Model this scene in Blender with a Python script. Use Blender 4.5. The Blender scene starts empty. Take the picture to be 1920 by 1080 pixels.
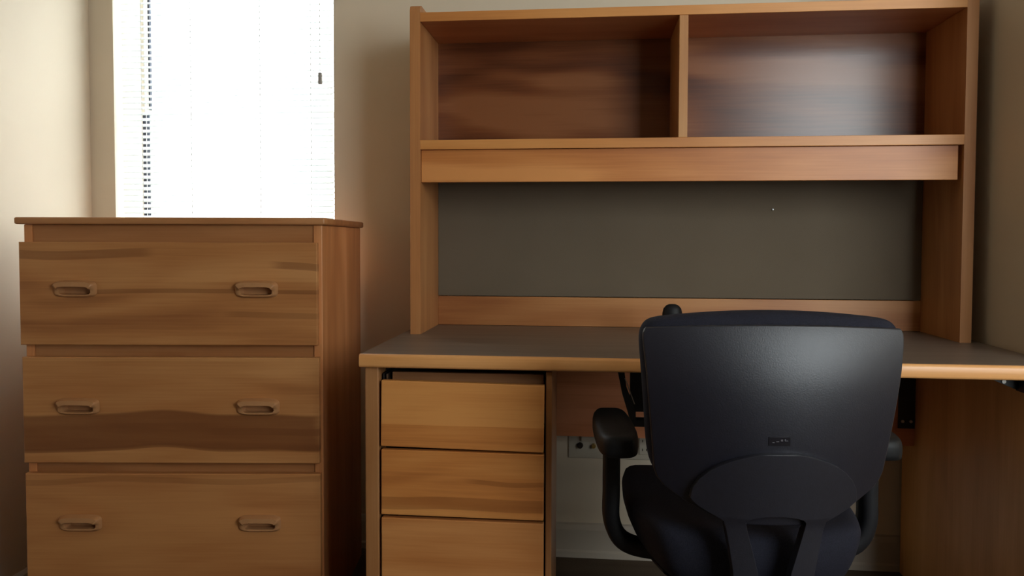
import bpy, bmesh, math, random
from mathutils import Vector, Matrix
random.seed(7)
scene = bpy.context.scene
COL = scene.collection
R = math.radians

# ------------------------------------------------------------------ camera
F_PX, PPY = 1478.5, 504.2
yaw, pit, rol = R(5.989), R(-2.164), R(0.158)
fw = Vector((-math.sin(yaw)*math.cos(pit), math.cos(yaw)*math.cos(pit), math.sin(pit)))
rt = Vector((math.cos(yaw), math.sin(yaw), 0)); up = rt.cross(fw)
rt2 = rt*math.cos(rol)+up*math.sin(rol); up2 = up*math.cos(rol)-rt*math.sin(rol)
cam_d = bpy.data.cameras.new('camera'); cam = bpy.data.objects.new('camera', cam_d); COL.objects.link(cam)
M = Matrix((rt2, up2, -fw)).transposed().to_4x4(); M.translation = (0.5074, -2.3908, 1.0143)
cam.matrix_world = M
cam_d.sensor_width = 36; cam_d.lens = F_PX/1920*36; cam_d.shift_y = -(540-PPY)/1920
cam_d.clip_start = .02
scene.camera = cam

# ------------------------------------------------------------------ light
SKY = 16.0
w = bpy.data.worlds.new('world'); scene.world = w; w.use_nodes = True
bg = w.node_tree.nodes['Background']; bg.inputs[0].default_value = (0.92, 0.96, 1.0, 1); bg.inputs[1].default_value = SKY
def portal(name, loc, rot, sx, sy):
    l = bpy.data.lights.new(name, 'AREA'); l.shape = 'RECTANGLE'; l.size = sx; l.size_y = sy
    l.cycles.is_portal = True
    o = bpy.data.objects.new(name, l); COL.objects.link(o); o.location = loc; o.rotation_euler = rot
portal('window_portal', (-.7165, .37, 1.53), (R(-90), 0, 0), .76, 1.26)
portal('window_portal', (2.265, -2.93, 1.575), (R(90), 0, 0), 1.37, 1.55)
vs = scene.view_settings
vs.view_transform = 'Standard'; vs.look = 'None'; vs.gamma = 1; vs.use_curve_mapping = False
vs.exposure = -0.38

# ------------------------------------------------------------------ mesh helpers
def obj(name, bm, mat, parent=None, smooth=None):
    me = bpy.data.meshes.new(name)
    bmesh.ops.recalc_face_normals(bm, faces=bm.faces[:])
    bm.to_mesh(me); bm.free()
    o = bpy.data.objects.new(name, me); COL.objects.link(o)
    if mat: me.materials.append(mat)
    if parent: o.parent = parent
    if smooth is not None:
        for p in me.polygons: p.use_smooth = True
        if smooth < 180:
            try: me.set_sharp_from_angle(angle=R(smooth))
            except Exception: pass
    return o
def tag(o, label, cat, group=None):
    o['label'] = label; o['category'] = cat
    if group: o['group'] = group
    return o
def struct(o): o['kind'] = 'structure'; return o
def empty(name, loc, rz=0):
    o = bpy.data.objects.new(name, None); COL.objects.link(o); o.location = loc; o.rotation_euler = (0, 0, rz)
    o.empty_display_size = .1
    return o
def box(bm, x0, x1, y0, y1, z0, z1, bev=0, seg=2):
    m = Matrix.Translation(((x0+x1)/2, (y0+y1)/2, (z0+z1)/2)) @ Matrix.Diagonal((x1-x0, y1-y0, z1-z0, 1))
    vs_ = bmesh.ops.create_cube(bm, size=1, matrix=m)['verts']
    if bev:
        es = {e for v in vs_ for e in v.link_edges}
        bmesh.ops.bevel(bm, geom=list(es), offset=bev, segments=seg, affect='EDGES', profile=.5)
    return bm
def bx(*a, **k): return box(bmesh.new(), *a, **k)
def cyl(bm, p0, p1, r0, r1=None, n=24):
    r1 = r0 if r1 is None else r1
    p0 = Vector(p0); p1 = Vector(p1); d = p1-p0
    m = Matrix.Translation((p0+p1)/2) @ d.to_track_quat('Z', 'Y').to_matrix().to_4x4()
    bmesh.ops.create_cone(bm, cap_ends=True, segments=n, radius1=r0, radius2=r1, depth=d.length, matrix=m)
    return bm
def tube(bm, pts, sx, sy=None, n=14, squ=2.0, side=None):
    """sweep a superellipse section along a smooth polyline; sx along 'side', sy the other way"""
    sy = sx if sy is None else sy
    P = [Vector(p) for p in pts]
    def cr(a, b, c, d, t):
        return .5*((2*b)+(c-a)*t+(2*a-5*b+4*c-d)*t*t+(3*b-a-3*c+d)*t**3)
    Q = []
    for i in range(len(P)-1):
        a = P[max(i-1, 0)]; b = P[i]; c = P[i+1]; d = P[min(i+2, len(P)-1)]
        for k in range(6): Q.append(cr(a, b, c, d, k/6))
    Q.append(P[-1]); rings = []
    for i, q in enumerate(Q):
        t = (Q[min(i+1, len(Q)-1)]-Q[max(i-1, 0)]).normalized()
        s = Vector(side) if side else Vector((0, 1, 0))
        s = (s-t*s.dot(t)).normalized(); u = t.cross(s)
        ring = []
        for k in range(n):
            a = 2*math.pi*k/n; ca, sa = math.cos(a), math.sin(a)
            f = lambda v: math.copysign(abs(v)**(2/squ), v)
            ring.append(bm.verts.new(q+s*sx*f(ca)+u*sy*f(sa)))
        rings.append(ring)
    for a, b in zip(rings, rings[1:]):
        for k in range(n): bm.faces.new((a[k], a[(k+1) % n], b[(k+1) % n], b[k]))
    bm.faces.new(rings[0][::-1]); bm.faces.new(rings[-1])
    return bm
def prism(bm, poly, axis, a0, a1):
    """extrude polygon (list of 2d) along axis index from a0 to a1"""
    def mk(p, a):
        v = list(p); v.insert(axis, a); return bm.verts.new(v)
    A = [mk(p, a0) for p in poly]; B = [mk(p, a1) for p in poly]; n = len(poly)
    bm.faces.new(A); bm.faces.new(B[::-1])
    for k in range(n): bm.faces.new((A[k], A[(k+1) % n], B[(k+1) % n], B[k]))
    return bm
def sheet(front, back):
    """closed shell from two grids of points"""
    bm = bmesh.new(); nr, nc = len(front), len(front[0])
    A = [[bm.verts.new(p) for p in r] for r in front]; B = [[bm.verts.new(p) for p in r] for r in back]
    for i in range(nr-1):
        for j in range(nc-1):
            bm.faces.new((A[i][j], A[i][j+1], A[i+1][j+1], A[i+1][j]))
            bm.faces.new((B[i][j], B[i+1][j], B[i+1][j+1], B[i][j+1]))
    loop = [(0, j) for j in range(nc)]+[(i, nc-1) for i in range(1, nr)]+[(nr-1, j) for j in range(nc-2, -1, -1)]+[(i, 0) for i in range(nr-2, 0, -1)]
    for k in range(len(loop)):
        (i, j), (m, n) = loop[k], loop[(k+1) % len(loop)]
        bm.faces.new((A[i][j], B[i][j], B[m][n], A[m][n]))
    return bm
def subsurf(o, lv=2):
    m = o.modifiers.new('subdivision', 'SUBSURF'); m.levels = lv; m.render_levels = lv
    for p in o.data.polygons: p.use_smooth = True
    return o
def interp(tab, x):
    if x <= tab[0][0]: return tab[0][1]
    for (a, va), (b, vb) in zip(tab, tab[1:]):
        if x <= b: return va+(vb-va)*(x-a)/(b-a)
    return tab[-1][1]

# ------------------------------------------------------------------ materials
class NT:
    def __init__(s, name):
        s.m = bpy.data.materials.new(name); s.m.use_nodes = True; s.t = s.m.node_tree
        s.b = s.t.nodes['Principled BSDF']
    def n(s, kind, **kw):
        x = s.t.nodes.new(kind)
        for k, v in kw.items(): setattr(x, k, v)
        return x
    def l(s, a, b): s.t.links.new(a, b)
    def math(s, op, a, b=None, c=None):
        x = s.n('ShaderNodeMath', operation=op)
        for i, v in enumerate((a, b, c)):
            if v is None: continue
            if isinstance(v, (int, float)): x.inputs[i].default_value = v
            else: s.l(v, x.inputs[i])
        return x.outputs[0]
    def noise(s, vec, scale=1, detail=3, dist=0, rough=.55):
        x = s.n('ShaderNodeTexNoise'); s.l(vec, x.inputs['Vector'])
        x.inputs['Scale'].default_value = scale; x.inputs['Detail'].default_value = detail
        x.inputs['Distortion'].default_value = dist; x.inputs['Roughness'].default_value = rough
        return x.outputs['Fac']
    def mapping(s, vec, scale=(1, 1, 1), loc=(0, 0, 0)):
        x = s.n('ShaderNodeMapping'); s.l(vec, x.inputs['Vector'])
        x.inputs['Scale'].default_value = scale; x.inputs['Location'].default_value = loc
        return x.outputs[0]
    def ramp(s, fac, stops):
        x = s.n('ShaderNodeValToRGB'); s.l(fac, x.inputs[0]); e = x.color_ramp.elements
        while len(e) < len(stops): e.new(.5)
        for k, (p, c) in zip(e, stops): k.position = p; k.color = (*c, 1)
        return x.outputs[0]
    def mix(s, fac, a, b):
        x = s.n('ShaderNodeMix', data_type='RGBA')
        for i, v in ((0, fac), (6, a), (7, b)):
            if isinstance(v, (int, float)): x.inputs[i].default_value = v
            elif isinstance(v, tuple): x.inputs[i].default_value = (*v, 1)
            else: s.l(v, x.inputs[i])
        return x.outputs[2]
    def bump(s, h, strength, dist=.002):
        x = s.n('ShaderNodeBump'); s.l(h, x.inputs['Height']); x.inputs['Strength'].default_value = strength
        x.inputs['Distance'].default_value = dist; s.l(x.outputs[0], s.b.inputs['Normal'])
    def spec(s, rough, spec=.5, metal=0):
        s.b.inputs['Roughness'].default_value = rough; s.b.inputs['Specular IOR Level'].default_value = spec
        s.b.inputs['Metallic'].default_value = metal

LIGHT = (0.480, 0.224, 0.089); MID = (0.384, 0.158, 0.053); DARK = (0.232, 0.073, 0.022)
def wood(name, axis, seed, cols=(LIGHT, MID, DARK), strip=0, perp=2, fig=.5, hearts=(), rough=.4, stripamp=.5, gloss=.45, freq=46.0):
    T = NT(name)
    tc = T.n('ShaderNodeTexCoord').outputs['Object']
    so = (seed*1.37, seed*2.11, seed*.73)
    sc = lambda along, across: tuple(along if i == axis else across for i in range(3))
    base = T.mapping(tc, (1, 1, 1), so)
    n1 = T.noise(T.mapping(tc, sc(.9, 9), so), 1, 4, .4)
    big = T.noise(T.mapping(tc, sc(.75, 3.6), so), 1, 2, .3)
    wav = T.math('SINE', T.math('MULTIPLY', big, freq))
    fine = T.noise(T.mapping(tc, sc(5, 210), so), 1, 2, 0)
    fac = T.math('MULTIPLY_ADD', T.math('SUBTRACT', n1, .5), 1.5, .40)
    fac = T.math('MULTIPLY_ADD', wav, .10*fig*2, fac)
    fac = T.math('MULTIPLY_ADD', T.math('SUBTRACT', fine, .5), .40, fac)
    sep = T.n('ShaderNodeSeparateXYZ'); T.l(tc, sep.inputs[0])
    along, across = sep.outputs[axis], sep.outputs[perp]
    if strip:
        wn = T.n('ShaderNodeTexWhiteNoise', noise_dimensions='1D')
        T.l(T.math('FLOOR', T.math('MULTIPLY_ADD', across, 1/strip, seed*.37)), wn.inputs['W'])
        fac = T.math('MULTIPLY_ADD', T.math('SUBTRACT', wn.outputs['Value'], .5), stripamp, fac)
    col = T.ramp(fac, [(.12, cols[0]), (.5, cols[1]), (.95, cols[2])])
    wob = T.n('ShaderNodeTexNoise', noise_dimensions='1D')
    T.l(T.math('ADD', along, seed*3.3), wob.inputs['W']); wob.inputs['Scale'].default_value = 2.1; wob.inputs['Detail'].default_value = 1.5
    for (c, h, amp, stren, x0, x1) in hearts:
        d = T.math('ABSOLUTE', T.math('SUBTRACT', T.math('MULTIPLY_ADD', T.math('SUBTRACT', wob.outputs['Fac'], .5), amp, across), c))
        mr = T.n('ShaderNodeMapRange', interpolation_type='SMOOTHSTEP'); T.l(d, mr.inputs[0])
        mr.inputs[1].default_value = h; mr.inputs[2].default_value = h*.82; mr.inputs[3].default_value = 0; mr.inputs[4].default_value = stren
        # tapered end of the streak
        t1 = T.n('ShaderNodeMapRange', interpolation_type='SMOOTHSTEP'); T.l(T.math('MULTIPLY_ADD', n1, -.10, along), t1.inputs[0])
        t1.inputs[1].default_value = x1; t1.inputs[2].default_value = x1-.05
        t0 = T.n('ShaderNodeMapRange', interpolation_type='SMOOTHSTEP'); T.l(along, t0.inputs[0])
        t0.inputs[1].default_value = x0; t0.inputs[2].default_value = x0+.05
        msk = T.math('MULTIPLY', T.math('MULTIPLY', mr.outputs[0], t1.outputs[0]), t0.outputs[0])
        col = T.mix(T.math('MULTIPLY', msk, T.math('MULTIPLY_ADD', n1, .9, .45)), col, tuple(v*.72 for v in cols[2]))
    T.l(col, T.b.inputs['Base Color'])
    T.spec(rough, gloss); T.bump(fine, .12, .0006)
    return T.m
def plain(name, col, rough=.5, spec=.5, metal=0, nscale=0, namp=.1, bump=0, bscale=200):
    T = NT(name); tc = T.n('ShaderNodeTexCoord').outputs['Object']
    if nscale:
        f = T.noise(tc, nscale, 4)
        T.l(T.ramp(f, [(.25, tuple(c*(1-namp) for c in col)), (.75, tuple(min(1, c*(1+namp)) for c in col))]), T.b.inputs['Base Color'])
    else: T.b.inputs['Base Color'].default_value = (*col, 1)
    T.spec(rough, spec, metal)
    if bump: T.bump(T.noise(tc, bscale, 2), bump, .001)
    return T.m

wall_m = plain('painted_wall', (.69, .59, .455), .62, .3, nscale=3, namp=.025, bump=.12, bscale=160)
dark_wall_m = plain('brown_wall', (.23, .165, .115), .6, .3, nscale=3, namp=.05, bump=.1, bscale=120)
ceil_m = plain('ceiling_paint', (.72, .68, .58), .8, .2, nscale=4, namp=.02, bump=.1, bscale=120)
base_m = plain('baseboard_paint', (.50, .44, .36), .4, .4, nscale=6, namp=.03)
frame_m = plain('window_vinyl', (.86, .88, .9), .4, .5, nscale=8, namp=.02)
gasket_m = plain('window_gasket', (.03, .035, .05), .6, .3, nscale=10, namp=.1)
floor_T = NT('floor_boards')
tc = floor_T.n('ShaderNodeTexCoord').outputs['Object']
fn = floor_T.noise(floor_T.mapping(tc, (1.5, 14, 1)), 1, 4, .3); ff = floor_T.noise(tc, 260, 2)
fac = floor_T.math('MULTIPLY_ADD', floor_T.math('SUBTRACT', ff, .5), .8, fn)
floor_T.l(floor_T.ramp(fac, [(.2, (.12, .085, .055)), (.8, (.07, .046, .03))]), floor_T.b.inputs['Base Color']); floor_T.spec(.75, .25); floor_T.bump(ff, .3, .002)
lam_T = NT('desk_laminate')
tc = lam_T.n('ShaderNodeTexCoord').outputs['Object']
n_ = lam_T.noise(lam_T.mapping(tc, (2.2, 40, 10)), 1, 4, .3)
lam_T.l(lam_T.ramp(n_, [(.25, (.135, .098, .074)), (.75, (.20, .15, .115))]), lam_T.b.inputs['Base Color']); lam_T.spec(.38, .5)
fab_T = NT('tack_fabric')
tc = fab_T.n('ShaderNodeTexCoord').outputs['Object']
wv = fab_T.noise(fab_T.mapping(tc, (700, 1, 900)), 1, 1)
fab_T.l(fab_T.ramp(fab_T.math('MULTIPLY_ADD', fab_T.noise(tc, 5, 2), .4, wv), [(.4, (.128, .098, .066)), (1, (.172, .134, .095))]), fab_T.b.inputs['Base Color']); fab_T.spec(.95, .1); fab_T.bump(wv, .35, .001)
black_metal = plain('black_steel', (.012, .012, .013), .42, .5, nscale=30, namp=.2)
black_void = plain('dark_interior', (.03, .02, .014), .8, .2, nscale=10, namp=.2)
screw_m = plain('screw_steel', (.55, .52, .48), .3, .5, 1.0, nscale=60, namp=.1)
plate_m = plain('outlet_plastic', (.52, .47, .38), .4, .5, nscale=20, namp=.02)
brass_m = plain('brass_jack', (.55, .38, .12), .35, .5, 1.0, nscale=60, namp=.1)
pull_m = plain('pull_plastic', (.48, .235, .10), .42, .45, nscale=40, namp=.06)
shell_m = plain('chair_shell_plastic', (.008, .008, .015), .42, .6, nscale=90, namp=.15, bump=.22, bscale=420)
spine_m = plain('chair_spine_plastic', (.012, .012, .019), .42, .6, nscale=90, namp=.15, bump=.2, bscale=420)
cush_m = plain('chair_fabric', (.012, .012, .021), .85, .25, nscale=500, namp=.5, bump=.4, bscale=600)
arm_m = plain('chair_arm_plastic', (.008, .008, .010), .5, .3, nscale=90, namp=.15, bump=.15, bscale=420)
pad_m = plain('arm_pad_rubber', (.007, .007, .008), .55, .28, nscale=60, namp=.15)
badge_m = plain('badge_plastic', (.008, .007, .011), .3, .5, nscale=60, namp=.2)
mark_m = plain('badge_print', (.10, .095, .11), .4, .5, nscale=60, namp=.1)
# blind: thin white aluminium-look vinyl that lets light through
sl = NT('blind_slat'); sl.b.inputs['Base Color'].default_value = (.88, .9, .9, 1); sl.spec(.45, .4)
tr = sl.n('ShaderNodeBsdfTranslucent'); tr.inputs[0].default_value = (.85, .88, .88, 1)
mx = sl.n('ShaderNodeMixShader'); mx.inputs[0].default_value = .35
sl.l(sl.b.outputs[0], mx.inputs[1]); sl.l(tr.outputs[0], mx.inputs[2]); sl.l(mx.outputs[0], sl.t.nodes['Material Output'].inputs[0]); slat_m = sl.m
cord_m = plain('blind_cord', (.7, .7, .68), .8, .2, nscale=100, namp=.05)
tassel_m = plain('tassel_grey', (.28, .27, .26), .5, .4, nscale=60, namp=.1)
gl = NT('window_glass'); tb = gl.n('ShaderNodeBsdfTransparent'); tb.inputs[0].default_value = (.96, .98, .97, 1)
gb = gl.n('ShaderNodeBsdfGlossy'); gb.inputs['Roughness'].default_value = .02
mx = gl.n('ShaderNodeMixShader'); mx.inputs[0].default_value = .05
gl.l(tb.outputs[0], mx.inputs[1]); gl.l(gb.outputs[0], mx.inputs[2]); gl.l(mx.outputs[0], gl.t.nodes['Material Output'].inputs[0]); glass_m = gl.m

# ------------------------------------------------------------------ room
XL, XR, YB, YF, ZC = -1.181, 3.05, .112, -2.8, 2.5
WT = .25
W0, W1, WZ0, WZ1 = -1.095, -.338, .90, 2.16
bm = bmesh.new()
box(bm, XL-.15, W0, YB, YB+WT, 0, ZC); box(bm, W1, XR+.15, YB, YB+WT, 0, ZC)
box(bm, W0, W1, YB, YB+WT, 0, WZ0); box(bm, W0, W1, YB, YB+WT, WZ1, ZC)
struct(obj('wall_back', bm, wall_m))
struct(obj('wall_left', bx(XL-.15, XL, YF, YB, 0, ZC), wall_m))
struct(obj('wall_right', bx(1.515, 1.615, -.60, YB, 0, ZC), wall_m))          # short return beside the desk
RX0, RX1, RZ0, RZ1 = 1.58, 2.95, .8, 2.35
bm = bmesh.new()
box(bm, XL-.15, RX0, YF-.15, YF, 0, ZC); box(bm, RX1, XR+.15, YF-.15, YF, 0, ZC)
box(bm, RX0, RX1, YF-.15, YF, 0, RZ0); box(bm, RX0, RX1, YF-.15, YF, RZ1, ZC)
struct(obj('wall_front', bm, dark_wall_m))
struct(obj('wall_far_right', bx(XR, XR+.15, YF, YB, 0, ZC), wall_m))
struct(obj('floor', bx(XL-.15, XR+.15, YF-.15, YB+WT, -.1, 0), floor_T.m))
struct(obj('ceiling', bx(XL-.15, XR+.15, YF-.15, YB+WT, ZC, ZC+.1), ceil_m))
prof = [(YB, 0), (YB-.018, 0), (YB-.018, .018), (YB-.013, .024), (YB-.013, .088), (YB-.007, .104), (YB, .108)]
bm = prism(bmesh.new(), prof, 0, XL, 1.515); struct(obj('baseboard_back', bm, base_m))
bm = prism(bmesh.new(), [(XL, 0), (XL+.012, 0), (XL+.012, .016), (XL+.004, .026), (XL, .026)], 1, YF, YB-.02)
struct(obj('baseboard_left', bm, base_m))

# window in the back wall: frame, two sashes, glass, sill
def make_window(name, ax, a0, a1, z0, z1, d0, d1):
    """ax 0: opening runs along x, depth along y.  ax 1: runs along y, depth along x"""
    def b(bm, p0, p1, q0, q1, c0, c1, **k):
        if ax == 0: box(bm, p0, p1, q0, q1, c0, c1, **k)
        else: box(bm, q0, q1, p0, p1, c0, c1, **k)
    e = empty(name, ((a0+a1)/2 if ax == 0 else d0, d0 if ax == 0 else (a0+a1)/2, z0)); struct(e)
    inv = Matrix.Translation(-Vector(e.location))
    def part(nm, bm, m, par=None):
        bm.transform(inv); o = obj(nm, bm, m, par or e); return o
    t = .028; bm = bmesh.new()
    b(bm, a0, a0+t, d0, d1, z0, z1); b(bm, a1-t, a1, d0, d1, z0, z1)
    b(bm, a0+t, a1-t, d0, d1, z0, z0+t); b(bm, a0+t, a1-t, d0, d1, z1-t, z1)
    part('window_frame', bm, frame_m)
    zm = 1.457
    for (s0, s1, y0, y1) in ((z0+t, zm, d0+.004, d0+.026), (zm-.02, z1-t, d0+.030, d0+.052)):
        bm = bmesh.new(); q = .022
        b(bm, a0+t, a0+t+q, y0, y1, s0, s1); b(bm, a1-t-q, a1-t, y0, y1, s0, s1)
        b(bm, a0+t+q, a1-t-q, y0, y1, s0, s0+q); b(bm, a0+t+q, a1-t-q, y0, y1, s1-q, s1)
        s = part('sash', bm, frame_m)
        bm = bmesh.new(); ym = (y0+y1)/2
        b(bm, a0+t+q-.002, a1-t-q+.002, ym-.002, ym+.002, s0+q-.002, s1-q+.002); part('pane', bm, glass_m, s)
    return e, part
we, wpart = make_window('window_1', 0, W0, W1, WZ0, WZ1, .292, .350)
bm = bx(W0+.001, W0+.019, .279, .291, WZ0+.03, 1.457); wpart('gasket', bm, gasket_m)
bm = bx(W0+.024, W0+.03, .279, .291, 1.47, WZ1-.03); wpart('gasket', bm, gasket_m)
bm = bx(W0, W1, YB+.005, .291, WZ0, WZ0+.022, bev=.003); wpart('window_sill', bm, base_m)
make_window('window_2', 0, RX0, RX1, RZ0, RZ1, YF-.13, YF-.07)

# ------------------------------------------------------------------ venetian blind
bl = empty('venetian_blind', ((W0+W1)/2, YB+.035, .98))
tag(bl, 'white mini venetian blind lowered over the bright window above the dresser', 'blind')
hw = (W1-W0)/2-.010; ztop = WZ1-.98-.002
obj('head_rail', bx(-hw, hw, -.016, .016, ztop-.03, ztop, bev=.002), frame_m, bl)
pitch = .0194; bz = .0
smesh = None; k = 0; z = ztop-.045; tilt = R(29)
while z > .012:
    if smesh is None:
        bm = bmesh.new(); pr = [(-.0125, 0), (-.006, .0016), (0, .0022), (.006, .0016), (.0125, 0)]
        pr = pr+[(y, h-.0007) for y, h in reversed(pr)]
        rot = [(y*math.cos(tilt)-h*math.sin(tilt), y*math.sin(tilt)+h*math.cos(tilt)) for y, h in pr]
        prism(bm, rot, 0, -hw+.002, hw-.002); o = obj('slat', bm, slat_m, bl); smesh = o.data
    else:
        o = bpy.data.objects.new('slat', smesh); COL.objects.link(o); o.parent = bl
    o.location = (0, 0, z); z -= pitch
zb = z+pitch
obj('bottom_rail', bx(-hw, hw, -.012, .012, -.012, .004, bev=.003), frame_m, bl)
for x in (-hw+.075, -.12, .12, hw-.075):
    for y in (-.0125, .0125):
        bm = bmesh.new(); cyl(bm, (x, y, -.004), (x, y, ztop-.02), .0009, n=6); obj('ladder_cord', bm, cord_m, bl)
pc = bmesh.new(); xx = -.388+.7165; cyl(pc, (xx, -.022, .57), (xx, -.022, ztop-.02), .0011, n=8); pcord = obj('pull_cord', pc, cord_m, bl)
bm = bmesh.new(); cyl(bm, (xx, -.022, .538), (xx, -.022, .575), .0075, .0065, 16); obj('tassel', bm, tassel_m, pcord, 40)['label'] = 'grey cord tassel'

# ------------------------------------------------------------------ dresser
dr = empty('dresser', (-.931, -.537, 0), R(5.99))
tag(dr, 'tall three-drawer wooden dresser standing under the window', 'dresser')
DD = .50; DWm = .757
side_w = wood('dresser_side_wood', 2, 11, ((0.717, 0.326, 0.133), (0.589, 0.239, 0.085), (0.384, 0.130, 0.042)), perp=1, fig=.4)
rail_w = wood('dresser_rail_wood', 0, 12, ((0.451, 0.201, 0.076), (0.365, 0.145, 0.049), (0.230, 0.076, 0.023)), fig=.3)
bm = bmesh.new(); box(bm, .004, .024, 0, DD, 0, 1.048, bev=.0015); obj('side_panel', bm, side_w, dr)
bm = bmesh.new(); box(bm, DWm-.022, DWm, 0, DD, 0, 1.048, bev=.0015); obj('side_panel', bm, side_w, dr)
obj('back_panel', bx(.024, DWm-.022, DD-.008, DD, .05, 1.048), side_w, dr)
dtop_w = wood('dresser_top_wood', 0, 13, ((0.480, 0.217, 0.084), (0.403, 0.161, 0.057), (0.269, 0.093, 0.029)), perp=1, strip=.09, fig=.5)
obj('top', bx(-.014, DWm+.010, -.013, DD+.006, 1.0485, 1.0665, bev=.005, seg=3), dtop_w, dr, 40)
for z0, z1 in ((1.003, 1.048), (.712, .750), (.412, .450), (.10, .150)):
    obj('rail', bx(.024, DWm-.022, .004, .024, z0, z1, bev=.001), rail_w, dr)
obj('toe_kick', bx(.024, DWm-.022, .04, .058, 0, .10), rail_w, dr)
DC = ((.57, .272, .10), (.46, .193, .063), (.28, .095, .029))
dmats = [wood('dresser_drawer_wood_a', 0, 21, DC, strip=.11, fig=.5, stripamp=.28,
              hearts=((.975, .012, .02, .55, -.1, .30), (.88, .006, .012, .6, .1, .9), (.945, .010, .10, .6, .62, .9), (.82, .008, .03, .4, .5, .95))),
         wood('dresser_drawer_wood_b', 0, 34, DC, strip=.13, fig=.4, stripamp=.22,
              hearts=((.524, .050, .045, 1.0, -.2, .735), (.480, .006, .045, .6, -.2, .60), (.526, .010, .03, .7, .45, .80))),
         wood('dresser_drawer_wood_c', 0, 47, ((0.552, 0.249, 0.087), (0.463, 0.188, 0.061), (0.331, 0.116, 0.034)), strip=0, fig=.35, hearts=((.40, .008, .03, .4, -.1, .9),))]
CUX, CUZ0, CUZ1 = .040, -.0155, .0125        # hole cut in the drawer front for each pull
def front_plate(x0, x1, y0, y1, z0, z1, holes, ch=.002):
    """drawer front with rectangular cut-outs; holes = [(hx0, hx1, hz0, hz1)]"""
    bm = bmesh.new()
    xs = sorted({x0, x0+ch, x1-ch, x1} | {v for h in holes for v in h[:2]}); zs_ = sorted({z0, z0+ch, z1-ch, z1} | {v for h in holes for v in h[2:]})
    inh = lambda i, j: any(xs[i] >= h[0]-1e-6 and xs[i+1] <= h[1]+1e-6 and zs_[j] >= h[2]-1e-6 and zs_[j+1] <= h[3]+1e-6 for h in holes)
    V = {}
    def v(i, j, k):
        if (i, j, k) not in V:
            y = y1 if k else (y0+ch if (i in (0, len(xs)-1) or j in (0, len(zs_)-1)) else y0)
            V[i, j, k] = bm.verts.new((xs[i], y, zs_[j]))
        return V[i, j, k]
    I, J = len(xs)-1, len(zs_)-1
    ok = lambda i, j: 0 <= i < I and 0 <= j < J and not inh(i, j)
    for i in range(I):
        for j in range(J):
            if not ok(i, j): continue
            for k in (0, 1): bm.faces.new((v(i, j, k), v(i+1, j, k), v(i+1, j+1, k), v(i, j+1, k)))
            for (di, dj, p, q) in ((-1, 0, (i, j), (i, j+1)), (1, 0, (i+1, j), (i+1, j+1)), (0, -1, (i, j), (i+1, j)), (0, 1, (i, j+1), (i+1, j+1))):
                if not ok(i+di, j+dj): bm.faces.new((v(*p, 0), v(*q, 0), v(*q, 1), v(*p, 1)))
    return bm
def pull_mesh():
    """flanged cup pull: rounded flange, hooded upper lip, cup running back into the drawer"""
    bm = bmesh.new(); n = 40
    W2, H = .0535, .0215
    def ring(w, h, y, cz=0, p=.45):
        out = []
        for k in range(n):
            a = 2*math.pi*k/n; ca, sa = math.cos(a), math.sin(a)
            out.append(bm.verts.new((w*math.copysign(abs(ca)**p, ca), y, cz+h*math.copysign(abs(sa)**p, sa))))
        return out
    R_ = [ring(W2, H, -.0004), ring(W2-.0005, H-.0005, -.004), ring(W2-.005, H-.004, -.0085), ring(W2-.0135, .0138, -.0075, -.0012, .36),
          ring(W2-.0150, .0128, -.002, -.0014, .34), ring(W2-.0165, .0118, .016, -.0014, .34)]
    # upper lip of the flange stands proud like a hood and reaches down over the cup
    for q, r_ in enumerate(R_):
        for v_ in r_:
            t = max(0, min(1, (v_.co.z+.002)/.010))
            if q == 2: v_.co.y -= .011*t
            if q == 3: v_.co.y -= .0125*t; v_.co.z -= .0062*t
            if q == 4: v_.co.y -= .006*t; v_.co.z -= .0045*t
            if q == 1: v_.co.y -= .003*t
    for A_, B_ in zip(R_, R_[1:]):
        for k in range(n): bm.faces.new((A_[k], A_[(k+1) % n], B_[(k+1) % n], B_[k]))
    bm.faces.new(R_[-1])
    return bm
pull0 = None
for i, (z0, z1, xo) in enumerate(((.745, 1.004, .0), (.445, .714, .003), (.152, .418, .005))):
    hz = (.8868, .590, .2925)[i]; hxs = (.143+xo*.6, .597+xo*.6)
    holes = [(hx-CUX, hx+CUX, hz+CUZ0, hz+CUZ1) for hx in hxs]
    d = obj('drawer', front_plate(.001+xo, .7485+xo*.9, -.019, .001, z0, z1, holes), dmats[i], dr)
    for hx in hxs:
        if pull0 is None: p = pull0 = obj('pull', pull_mesh(), pull_m, d, 60)
        else: p = bpy.data.objects.new('pull', pull0.data); COL.objects.link(p); p.parent = d
        p.location = (hx, -.019, hz)

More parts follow.
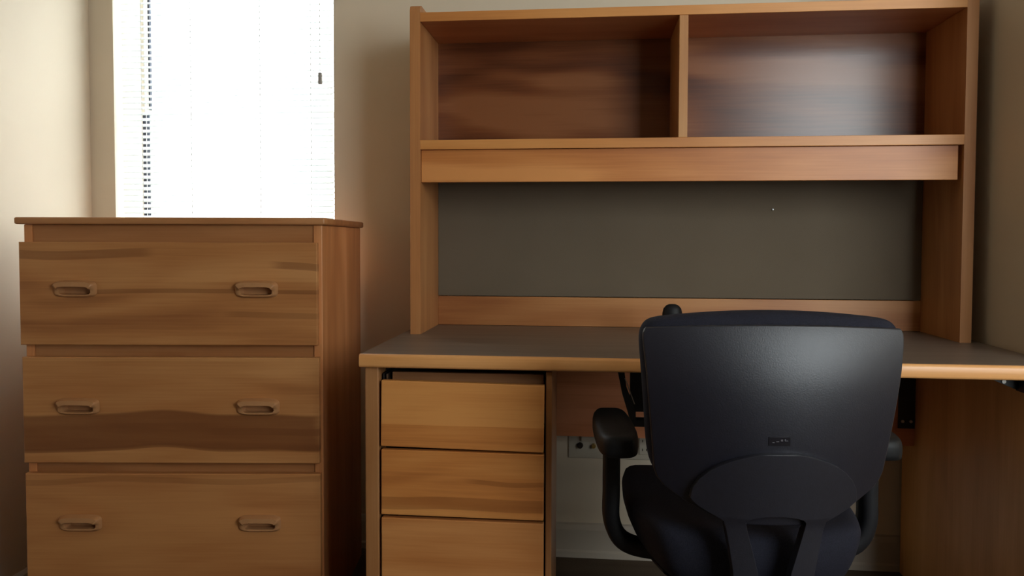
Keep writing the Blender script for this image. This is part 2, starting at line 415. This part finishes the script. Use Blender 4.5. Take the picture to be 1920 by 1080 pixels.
# ------------------------------------------------------------------ desk
ZD = .75; DX0, DX1 = -.029, 1.504; DF = -.638
dk = empty('desk', (0, 0, 0))
tag(dk, 'wooden desk with dark laminate top and three-drawer pedestal', 'desk')
edge_w = wood('desk_edge_wood', 0, 51, ((0.805, 0.410, 0.160), (0.690, 0.319, 0.105), (0.483, 0.189, 0.057)), fig=.3, gloss=.5, rough=.35)
panel_w = wood('desk_panel_wood', 2, 52, ((0.440, 0.210, 0.083), (0.368, 0.158, 0.054), (0.256, 0.095, 0.030)), perp=1, fig=.4)
bm = bx(DX0+.0165, DX1-.0165, DF+.0166, .019, ZD-.029, ZD-.004); box(bm, DX0+.0015, DX1-.0015, DF+.0105, .02, ZD-.0045, ZD, bev=.001)
obj('desk_top', bm, lam_T.m, dk)['label'] = 'dark brown laminate desk surface'
bm = prism(bmesh.new(), [(DF+.0165, ZD-.031), (DF+.005, ZD-.031), (DF+.0012, ZD-.029), (DF, ZD-.025), (DF, ZD-.007), (DF+.0018, ZD-.0025), (DF+.006, ZD-.0002), (DF+.0103, ZD-.0002), (DF+.0103, ZD-.0046), (DF+.0165, ZD-.0046)], 0, DX0, DX1)
eb = obj('edge_band', bm, edge_w, dk, 60); eb['label'] = 'light wood front edge band'
for a, b_ in ((DX0, DX0+.0165), (DX1-.0165, DX1)):
    obj('edge_band', bx(a, b_, DF+.0166, .02, ZD-.031, ZD-.0046), edge_w, dk, 40)
obj('end_panel', bx(-.020, .0125, -.622, .03, 0, ZD-.031, bev=.003), panel_w, dk)
rend_lit_w = wood('desk_end_lit_wood', 2, 55, ((0.944, 0.486, 0.176), (0.829, 0.391, 0.126), (0.658, 0.276, 0.083)), perp=1, fig=.35)  # wood colour lightened in place of light falling on the right end panel
obj('end_panel', bx(1.438, 1.468, -.622, .09, 0, ZD-.031, bev=.003), rend_lit_w, dk)
mod_w = wood('modesty_wood', 0, 57, ((0.718, 0.279, 0.129), (0.593, 0.209, 0.085), (0.390, 0.114, 0.039)), fig=.6, rough=.45)
obj('modesty_panel', bx(.013, 1.4375, 0, .018, .414, ZD-.031), mod_w, dk)
# pedestal
obj('pedestal_side', bx(.3985, .4125, -.605, -.37, .03, .712, bev=.002), panel_w, dk)
obj('pedestal_side', bx(.0130, .0150, -.560, -.37, .03, .708), black_void, dk)
obj('pedestal_bottom', bx(.0155, .398, -.59, -.37, .03, .045), black_void, dk)
obj('pedestal_back', bx(.0155, .398, -.384, -.371, .045, .708), black_void, dk)
inner_w = wood('drawer_box_wood', 0, 59, ((0.368, 0.175, 0.079), (0.288, 0.126, 0.050), (0.192, 0.077, 0.030)), fig=.3)
obj('pedestal_rail', bx(.036, .392, -.585, -.570, .676, .7015), inner_w, dk)
obj('drawer_slide', bx(.017, .021, -.60, -.39, .672, .700), black_metal, dk)
obj('drawer_slide', bx(.0255, .029, -.60, -.39, .672, .699), screw_m, dk)
PC = ((.72, .315, .09), (.60, .225, .056), (.38, .118, .027))
pm = [wood('pedestal_drawer_wood_a', 0, 61, PC, strip=.038, fig=.25, stripamp=.42),
      wood('pedestal_drawer_wood_b', 0, 68, PC, strip=.045, fig=.35, stripamp=.35, hearts=((.405, .016, .02, .55, -.1, .8), (.455, .006, .06, .5, .2, .8))),
      wood('pedestal_drawer_wood_c', 0, 73, ((.66, .29, .095), (.55, .21, .06), (.36, .118, .03)), strip=.07, fig=.4, stripamp=.3)]
for i, (z0, z1, rz) in enumerate(((.5325, .6860, -.012), (.3745, .5265, -.002), (.06, .3675, 0))):
    bm = bx(.0185, .3955, -.624, -.6055, z0, z1, bev=.002)
    if rz:
        c = Vector((.207, 0, (z0+z1)/2)); bm.transform(Matrix.Translation(c) @ Matrix.Rotation(-rz, 4, 'Y') @ Matrix.Translation(-c))
    d = obj('drawer', bm, pm[i], dk)
    if i < 2: obj('drawer_box', bx(.036, .385, -.6054, -.39, z0+.015, z1-.035), inner_w, d)
    else: obj('drawer_box', bx(.036, .385, -.6054, -.39, z0+.015, z1-.025), inner_w, d)
# steel support brackets under the top
def bracket(poly_y, x0, x1, plate, screws):
    o = obj('bracket', plate, black_metal, dk)
    for s in screws:
        bm = bmesh.new(); cyl(bm, s[0], s[1], .0045, .0045, 14); obj('screw', bm, screw_m, o, 40)
    return o
bm = bmesh.new(); box(bm, 1.391, 1.4365, -.006, -.0005, .466, .718); box(bm, 1.391, 1.4365, -.14, -.0005, .7135, .7185)
bracket(None, 0, 0, bm, [((1.402, -.009, .487), (1.402, -.005, .487)), ((1.425, -.009, .487), (1.425, -.005, .487))])
bm = bmesh.new(); prism(bm, [(1.3560, .7185), (1.4375, .7185), (1.4375, .684)], 1, -.560, -.556); box(bm, 1.4335, 1.4378, -.60, -.556, .684, .7185); box(bm, 1.356, 1.4335, -.60, -.556, .7150, .7188)
bracket(None, 0, 0, bm, [((1.405, -.563, .704), (1.405, -.559, .704))])
# keyboard tray hardware beside the chair
kt = empty('keyboard_tray', (.60, -.42, .50)); tag(kt, 'black steel keyboard tray bracket hanging under the desk top behind the chair', 'keyboard tray')
def kpart(nm, bm, m, par=None): bm.transform(Matrix.Translation(-Vector((.60, -.42, .50)))); return obj(nm, bm, m, par or kt)
kpart('track', bx(.575, .90, -.52, -.12, .7050, .7188), black_metal)
kpart('side_plate', bx(.596, .70, -.44, -.43, .590, .7055), black_metal)
bm = bmesh.new(); prism(bm, [(.560, .7187), (.577, .7187), (.583, .668), (.605, .612), (.606, .585), (.594, .585), (.573, .655)], 1, -.54, -.515); ar = kpart('arm', bm, black_metal)
bm = bmesh.new(); prism(bm, [(.5785, .690), (.581, .690), (.6035, .630), (.601, .630)], 1, -.545, -.5395); kpart('arm_edge', bm, screw_m, ar)
kpart('cross_bar', bx(.594, .86, -.535, -.50, .575, .590), black_metal)

# ------------------------------------------------------------------ hutch
HW, TH, HD = 1.475, .0284, -.2516
hu = empty('hutch', (0, 0, ZD)); tag(hu, 'wooden two-compartment hutch with grey tack board standing on the desk', 'hutch')
def hp(nm, bm, m, smooth=None, par=None): bm.transform(Matrix.Translation((0, 0, -ZD))); return obj(nm, bm, m, par or hu, smooth)
hside_w = wood('hutch_side_wood', 2, 81, ((0.572, 0.273, 0.105), (0.462, 0.196, 0.068), (0.319, 0.118, 0.038)), perp=1, fig=.35)
hrail_w = wood('hutch_rail_wood', 0, 82, ((0.670, 0.302, 0.090), (0.583, 0.237, 0.064), (0.432, 0.153, 0.039)), fig=.4)
hval_w = wood('hutch_valance_wood', 0, 86, ((0.672, 0.282, 0.087), (0.538, 0.197, 0.052), (0.370, 0.112, 0.027)), fig=1.3, freq=26.0)
hback_w = wood('hutch_back_wood', 0, 88, ((0.246, 0.092, 0.034), (0.178, 0.057, 0.019), (0.089, 0.025, 0.009)), fig=2.2, rough=.27, gloss=.52, freq=24.0)
hstrip_w = wood('hutch_strip_wood', 0, 90, ((.50, .225, .08), (.40, .155, .05), (.25, .08, .025)), fig=1.1, freq=26.0)
htop_w = wood('hutch_top_wood', 0, 92, ((0.520, 0.218, 0.088), (0.437, 0.160, 0.060), (0.302, 0.092, 0.030)), perp=1, fig=.4)
for a, b_ in ((0, TH), (HW-TH, HW)):
    bm = prism(bmesh.new(), [(HD, ZD), (.012, ZD), (.012, 1.655), (HD+.018, 1.655), (HD+.006, 1.650), (HD, 1.638)], 0, a, b_)
    bmesh.ops.bevel(bm, geom=[e for e in bm.edges if e.calc_face_angle(0) > 1], offset=.0025, segments=2, affect='EDGES', profile=.5)
    hp('side_panel', bm, hside_w)
hp('top_board', bx(TH, HW-TH, HD+.003, 0, 1.608, 1.6315, bev=.0015), htop_w)
hp('top_rail', bx(TH, HW-TH, HD-.0005, HD+.0028, 1.607, 1.632, bev=.001), hrail_w)
sh = hp('shelf', bx(TH, HW-TH, HD+.003, 0, 1.260, 1.285), htop_w)
hp('shelf_edge', bx(TH, HW-TH, HD-.0005, HD+.0028, 1.2595, 1.2855, bev=.001), hrail_w)
hp('divider', bx(.726, .7495, HD+.002, 0, 1.2855, 1.6078, bev=.0015), wood('divider_wood', 2, 95, ((.58, .30, .115), (.48, .22, .078), (.33, .135, .045)), perp=1, fig=.3))
hp('valance', bx(TH+.001, HW-TH-.010, HD+.010, HD+.027, 1.1705, 1.2592, bev=.001), hval_w)
hp('back_panel', bx(TH, .738, 0, .008, 1.2, 1.6315), hback_w)
hp('back_panel', bx(.738, HW-TH, 0, .008, 1.2, 1.6315), hback_w)
hp('tack_board', bx(TH+.001, HW-TH-.001, -.004, .004, .8415, 1.2), fab_T.m)['label'] = 'grey-brown fabric tack board'
hp('back_rail', bx(TH, HW-TH, -.004, .012, ZD+.0005, .8387, bev=.0015), hstrip_w)
for (x, z, r_) in ((1.026, 1.103, .0032), (.788, 0, 0)):
    if r_:
        e_ = obj('push_pin', bmesh.new(), frame_m)
        bm = bmesh.new(); cyl(bm, (0, 0, 0), (0, -.006, 0), r_, r_*.7, 14); bm.to_mesh(e_.data); bm.free()
        e_.location = (x, -.0042, z); tag(e_, 'tiny white push pin stuck in the grey tack board', 'push pin')

# ------------------------------------------------------------------ small black object behind the chair on the desk
bm = bmesh.new(); pr = [(.0, .0005), (.024, .0005), (.026, .004), (.0245, .012), (.0235, .05), (.0235, .066), (.021, .078), (.015, .086), (.008, .0895), (0, .0905)]
n = 24; rings = []
for r_, z in pr[1:-1]: rings.append([bm.verts.new((r_*math.cos(2*math.pi*k/n), r_*.7*math.sin(2*math.pi*k/n), z)) for k in range(n)])
for a, b_ in zip(rings, rings[1:]):
    for k in range(n): bm.faces.new((a[k], a[(k+1) % n], b_[(k+1) % n], b_[k]))
bm.faces.new(rings[0][::-1]); bm.faces.new(rings[-1])
ko = obj('desk_gadget', bm, pad_m, None, 60); ko.scale = (1.12, 1.12, 1.02); ko.location = (.715, -.25, ZD); tag(ko, 'small black round-topped gadget on the desk peeking over the chair back', 'desk accessory')

# ------------------------------------------------------------------ outlets on the wall under the desk
def outlet(x0, x1, z0, z1, label, kind):
    e = empty('wall_outlet', ((x0+x1)/2, YB, (z0+z1)/2)); tag(e, label, 'outlet')
    hw_, hh = (x1-x0)/2, (z1-z0)/2
    obj('cover_plate', bx(-hw_, hw_, -.006, -.0003, -hh, hh, bev=.002), plate_m, e)
    if kind == 'jacks':
        for x, m, r_ in ((-.025, black_void, .010), (.018, brass_m, .008)):
            bm = bmesh.new(); cyl(bm, (x, -.0055, -.006), (x, -.018, -.006), r_, r_*.8, 18); obj('jack', bm, m, e, 40)
        bm = bmesh.new(); box(bm, -.022, .024, -.020, -.0058, .010, .026, bev=.003); obj('jack_cover', bm, plate_m, e)
    else:
        for x in (-hw_*.5, hw_*.5):
            s = obj('socket', bx(x-.017, x+.017, -.009, -.0058, -.030, .030, bev=.003), plate_m, e)
            for zz in (.014, -.014):
                for dx, h in ((-.006, .004), (.006, .0035)):
                    obj('slot', bx(x+dx-.0012, x+dx+.0012, -.0096, -.0088, zz-h, zz+h), black_void, s)
outlet(.428, .552, .318, .412, 'cream wall plate with coaxial jacks under the desk', 'jacks')
outlet(.585, .695, .318, .412, 'cream double power outlet under the desk behind the chair', 'power')

# ------------------------------------------------------------------ office chair
ch = empty('office_chair', (.804, -.72, 0), R(4.5)); tag(ch, 'black swivel office chair with plastic back pulled up to the desk', 'chair')
HWT = [(0.512, 0.0720), (0.525, 0.1080), (0.545, 0.1500), (0.570, 0.1880), (0.586, 0.2010), (0.600, 0.2055), (0.625, 0.2080), (0.700, 0.2160), (0.800, 0.2260), (0.840, 0.2300), (0.855, 0.2295), (0.862, 0.2275), (0.866, 0.2235)]
YCT = [(.30, -.250), (.40, -.256), (.50, -.262), (.55, -.2695), (.60, -.2765), (.65, -.2825), (.70, -.286), (.74, -.287), (.78, -.2845), (.82, -.2775), (.85, -.2690), (.88, -.2575), (.92, -.239)]
def ysurf(x, z, kx=None):
    k = .55+.75*max(0, (.867-z)/.27)
    return interp(YCT, z)+k*x*x
def grid(zs, nc, hwf, yoff, topdrop=0, bulge=0):
    G = []
    for i, z in enumerate(zs):
        row = []; hw_ = hwf(z)
        for j in range(nc):
            u = -1+2*j/(nc-1); x = hw_*u
            zz = z-topdrop*u*u*max(0, (z-.80)/.066)
            row.append((x, ysurf(x, min(zz, .9))+yoff-(bulge*(1-u*u) if bulge else 0), zz))
        G.append(row)
    return G
zs = [.512, .519, .527, .536, .545, .557, .57, .585, .60, .615, .63, .66, .69, .72, .75, .78, .81, .83, .845, .856, .863, .866]
f_ = lambda z: interp(HWT, z)
A = grid(zs, 25, f_, 0, .008); B = grid(zs, 25, f_, .010, .008)
so = obj('back_shell', sheet(A, B), shell_m, ch); so['label'] = 'smooth black plastic back shell'
bv = so.modifiers.new('bevel', 'BEVEL'); bv.width = .003; bv.segments = 2; bv.angle_limit = R(50)
for p in so.data.polygons: p.use_smooth = True
so.data.set_sharp_from_angle(angle=R(50))
# cushion wrapped around the front of the shell
CT = [(0.518, 0.0800), (0.535, 0.1340), (0.560, 0.1840), (0.590, 0.2100), (0.620, 0.2180), (0.700, 0.2250), (0.800, 0.2340), (0.850, 0.2370), (0.872, 0.2320), (0.887, 0.2170)]
zc = [.520, .545, .58, .62, .68, .75, .81, .85, .872, .889]
g_ = lambda z: interp(CT, z)
A = grid(zc, 13, g_, .0108, .012); B = grid(zc, 13, lambda z: g_(z)*.985, .062, .012)
subsurf(obj('back_cushion', sheet(A, B), cush_m, ch), 2)
# badge
def yb(x, z, off): return ysurf(x, z)+off
bm = bmesh.new(); zc0 = .667
A = [[(x, yb(x, z, -.0012), z) for x in (-.0185, -.006, .006, .0185)] for z in (zc0-.0075, zc0+.0075)]
B = [[(x, yb(x, z, .001), z) for x in (-.0185, -.006, .006, .0185)] for z in (zc0-.0075, zc0+.0075)]
bd = obj('badge', sheet(A, B), badge_m, ch)
for x0, x1, z0, z1 in ((.002, .0055, .0005, .0035), (.0085, .0105, .0012, .0045), (.0095, .0145, .0005, .0018), (-.0125, -.0085, -.0025, -.0012), (-.006, -.001, -.001, .0005)):
    A = [[(x, yb(x, z+zc0, -.0016), z+zc0) for x in (x0, x1)] for z in (z0, z1)]; B = [[(x, yb(x, z+zc0, -.001), z+zc0) for x in (x0, x1)] for z in (z0, z1)]
    obj('badge_mark', sheet(A, B), mark_m, bd)
# spine with its fan-shaped head and tapering slot
def so_hw(z):
    if z > .558: return max(.012, .146*math.sqrt(max(0, 1-((z-.558)/.0895)**2)))
    return interp([(.30, .064), (.36, .066), (.43, .0715), (.50, .083), (.522, .090), (.532, .110), (.543, .131), (.552, .142), (.558, .146)], z)
def hole_hw(z): return interp([(.345, .012), (.36, .020), (.43, .029), (.505, .049), (.520, .052), (.526, .047), (.530, .036), (.533, .018)], z)
zs = [.30, .33, .345, .36, .39, .43, .47, .505, .520, .526, .530, .533, .538, .543, .552, .558, .57, .58, .595, .61, .62, .63, .638, .643, .646]
bm = bmesh.new(); rowsA, rowsB = [], []
cols = [-1, -.7, -.35, 0, .35, .7, 1]
def spine_row(z):
    o = so_hw(z); h = hole_hw(z) if .345 <= z <= .533 else .018*min(1, abs(1))
    h = min(h, o*.6); L = []
    for s in (-1, 1):
        seq = [s*(o+(h-o)*t) for t in (0, .33, .66, 1)]
        L += seq if s < 0 else seq[::-1]
    return L
for z in zs:
    L = spine_row(z); ra, rb = [], []
    for x in L:
        y = ysurf(x, max(z, .50)) if z > .5 else interp(YCT, z)+x*x*1.2
        if z < .36: y += (.36-z)*.9
        th = .014 if z > .52 else .012
        ra.append(bm.verts.new((x, y-th, z))); rb.append(bm.verts.new((x, y-.0005+(.012 if z < .52 else 0), z)))
    rowsA.append(ra); rowsB.append(rb)
nc = 8
for i in range(len(zs)-1):
    inhole = .345 <= zs[i] and zs[i+1] <= .533
    for j in range(nc-1):
        if j == 3 and inhole: continue
        bm.faces.new((rowsA[i][j], rowsA[i][j+1], rowsA[i+1][j+1], rowsA[i+1][j]))
        bm.faces.new((rowsB[i][j], rowsB[i+1][j], rowsB[i+1][j+1], rowsB[i][j+1]))
    bm.faces.new((rowsA[i][0], rowsA[i+1][0], rowsB[i+1][0], rowsB[i][0]))
    bm.faces.new((rowsA[i][-1], rowsB[i][-1], rowsB[i+1][-1], rowsA[i+1][-1]))
    if inhole:
        for j in (3, 4): bm.faces.new((rowsA[i][j], rowsA[i+1][j], rowsB[i+1][j], rowsB[i][j]))
h0 = zs.index(.345); h1 = zs.index(.533)
for i in (h0, h1): bm.faces.new((rowsA[i][3], rowsA[i][4], rowsB[i][4], rowsB[i][3]))
for i in (0, -1):
    for j in range(nc-1): bm.faces.new((rowsA[i][j], rowsA[i][j+1], rowsB[i][j+1], rowsB[i][j]))
sp = obj('spine', bm, spine_m, ch)
bv = sp.modifiers.new('bevel', 'BEVEL'); bv.width = .0035; bv.segments = 3; bv.angle_limit = R(45)
for p in sp.data.polygons: p.use_smooth = True
sp.data.set_sharp_from_angle(angle=R(45))
# foot of the spine running under the seat
bm = bmesh.new(); tube(bm, [(0, -.195, .315), (0, -.17, .305), (0, -.10, .335), (0, .02, .345)], .05, .012, n=16, squ=4, side=(1, 0, 0)); obj('spine_foot', bm, spine_m, ch, 50)
# seat
def seat_grid(zf):
    G = []
    for i in range(9):
        v = -1+2*i/8; row = []
        for j in range(9):
            u = -1+2*j/8
            # square-to-rounded mapping
            x = u*math.sqrt(1-v*v*.26)*.247*(1.0 if v > -.3 else 1-.06*(-.3-v)/.7); y = v*math.sqrt(1-u*u*.26)*.262
            row.append((x, y+.035, zf(u, v)))
        G.append(row)
    return G
top = seat_grid(lambda u, v: .478-.012*math.exp(-((u*u+v*v)*2))-.02*max(0, v-.5)+.008*abs(u)**2)
bot = [[(x*.80, (y-.035)*.96+.035, z) for x, y, z in r] for r in seat_grid(lambda u, v: .352+.006*(u*u+v*v))]
subsurf(obj('seat_cushion', sheet(top, bot), cush_m, ch), 2)
pan = seat_grid(lambda u, v: .356); pan2 = seat_grid(lambda u, v: .340+.02*(u*u+v*v)*.5)
pan = [[(x*.8, (y-.035)*.85+.035, z) for x, y, z in r] for r in pan]; pan2 = [[(x*.7, (y-.035)*.75+.035, z) for x, y, z in r] for r in pan2]
subsurf(obj('seat_pan', sheet(pan, pan2), spine_m, ch), 1)
# arm rests
for s in (-1, 1):
    bm = bmesh.new()
    tube(bm, [(s*.12, -.02, .372), (s*.190, -.02, .374), (s*.239, -.021, .392), (s*.261, -.022, .435), (s*.262, -.022, .50), (s*.262, -.022, .598)], .026, .0175, n=16, squ=3.2)
    po = obj('arm_post', bm, arm_m, ch, 60)
    bm = bmesh.new(); box(bm, s*.262-.021, s*.262+.021, -.05, .006, .572, .597, bev=.006, seg=2); obj('arm_collar', bm, arm_m, po, 40)
    bm = bmesh.new(); box(bm, -.01+s*.236, .01+s*.236, -.103, -.083, .586, .597, bev=.003); obj('arm_button', bm, arm_m, po, 40)
    n = 28; rows = []
    for z, k in ((.594, .86), (.597, .97), (.606, 1.0), (.620, 1.0), (.629, .955), (.634, .86), (.6355, .6)):
        ring = []
        for q in range(n):
            a = 2*math.pi*q/n; ca, sa = math.cos(a), math.sin(a)
            e_ = lambda v, m: math.copysign(abs(v)**m, v)
            x = .0415*e_(ca, .5)*(1-.06*max(0, sa)); y = .128*e_(sa, .5)
            ring.append((s*.255+x*k, -.004+y*(1-(1-k)*.35), z+.004*sa*k))
        rows.append(ring)
    bm = bmesh.new(); V = [[bm.verts.new(p) for p in r] for r in rows]
    for a, b_ in zip(V, V[1:]):
        for q in range(n): bm.faces.new((a[q], a[(q+1) % n], b_[(q+1) % n], b_[q]))
    bm.faces.new(V[0][::-1]); bm.faces.new(V[-1])
    obj('arm_pad', bm, pad_m, ch, 60)
# mechanism, gas lift, five star base, casters
bm = bmesh.new(); box(bm, -.075, .075, -.10, .13, .318, .380, bev=.012); obj('tilt_mechanism', bm, spine_m, ch, 40)
bm = bmesh.new(); cyl(bm, (0, .02, .10), (0, .02, .22), .026); cyl(bm, (0, .02, .20), (0, .02, .33), .016); obj('gas_lift', bm, black_metal, ch, 40)
bm = bmesh.new(); cyl(bm, (0, .02, .075), (0, .02, .125), .045, .036); hub = obj('base_hub', bm, spine_m, ch, 40)
for k in range(5):
    a = R(90+72*k); c, s_ = math.cos(a), math.sin(a)
    bm = bmesh.new(); tube(bm, [(c*.02, .02+s_*.02, .105), (c*.16, .02+s_*.16, .098), (c*.29, .02+s_*.29, .078)], .019, .013, n=12, squ=3, side=(-s_, c, 0)); lg = obj('base_leg', bm, spine_m, ch, 50)
    bm = bmesh.new()
    for d in (-.016, .016):
        px, py = c*.285, .02+s_*.285
        cyl(bm, (px-s_*(d-.009), py+c*(d-.009), .0275), (px-s_*(d+.009), py+c*(d+.009), .0275), .0272, n=22)
    cyl(bm, (c*.285, .02+s_*.285, .0275), (c*.285, .02+s_*.285, .072), .007, n=12)
    obj('caster', bm, black_metal, lg, 40)
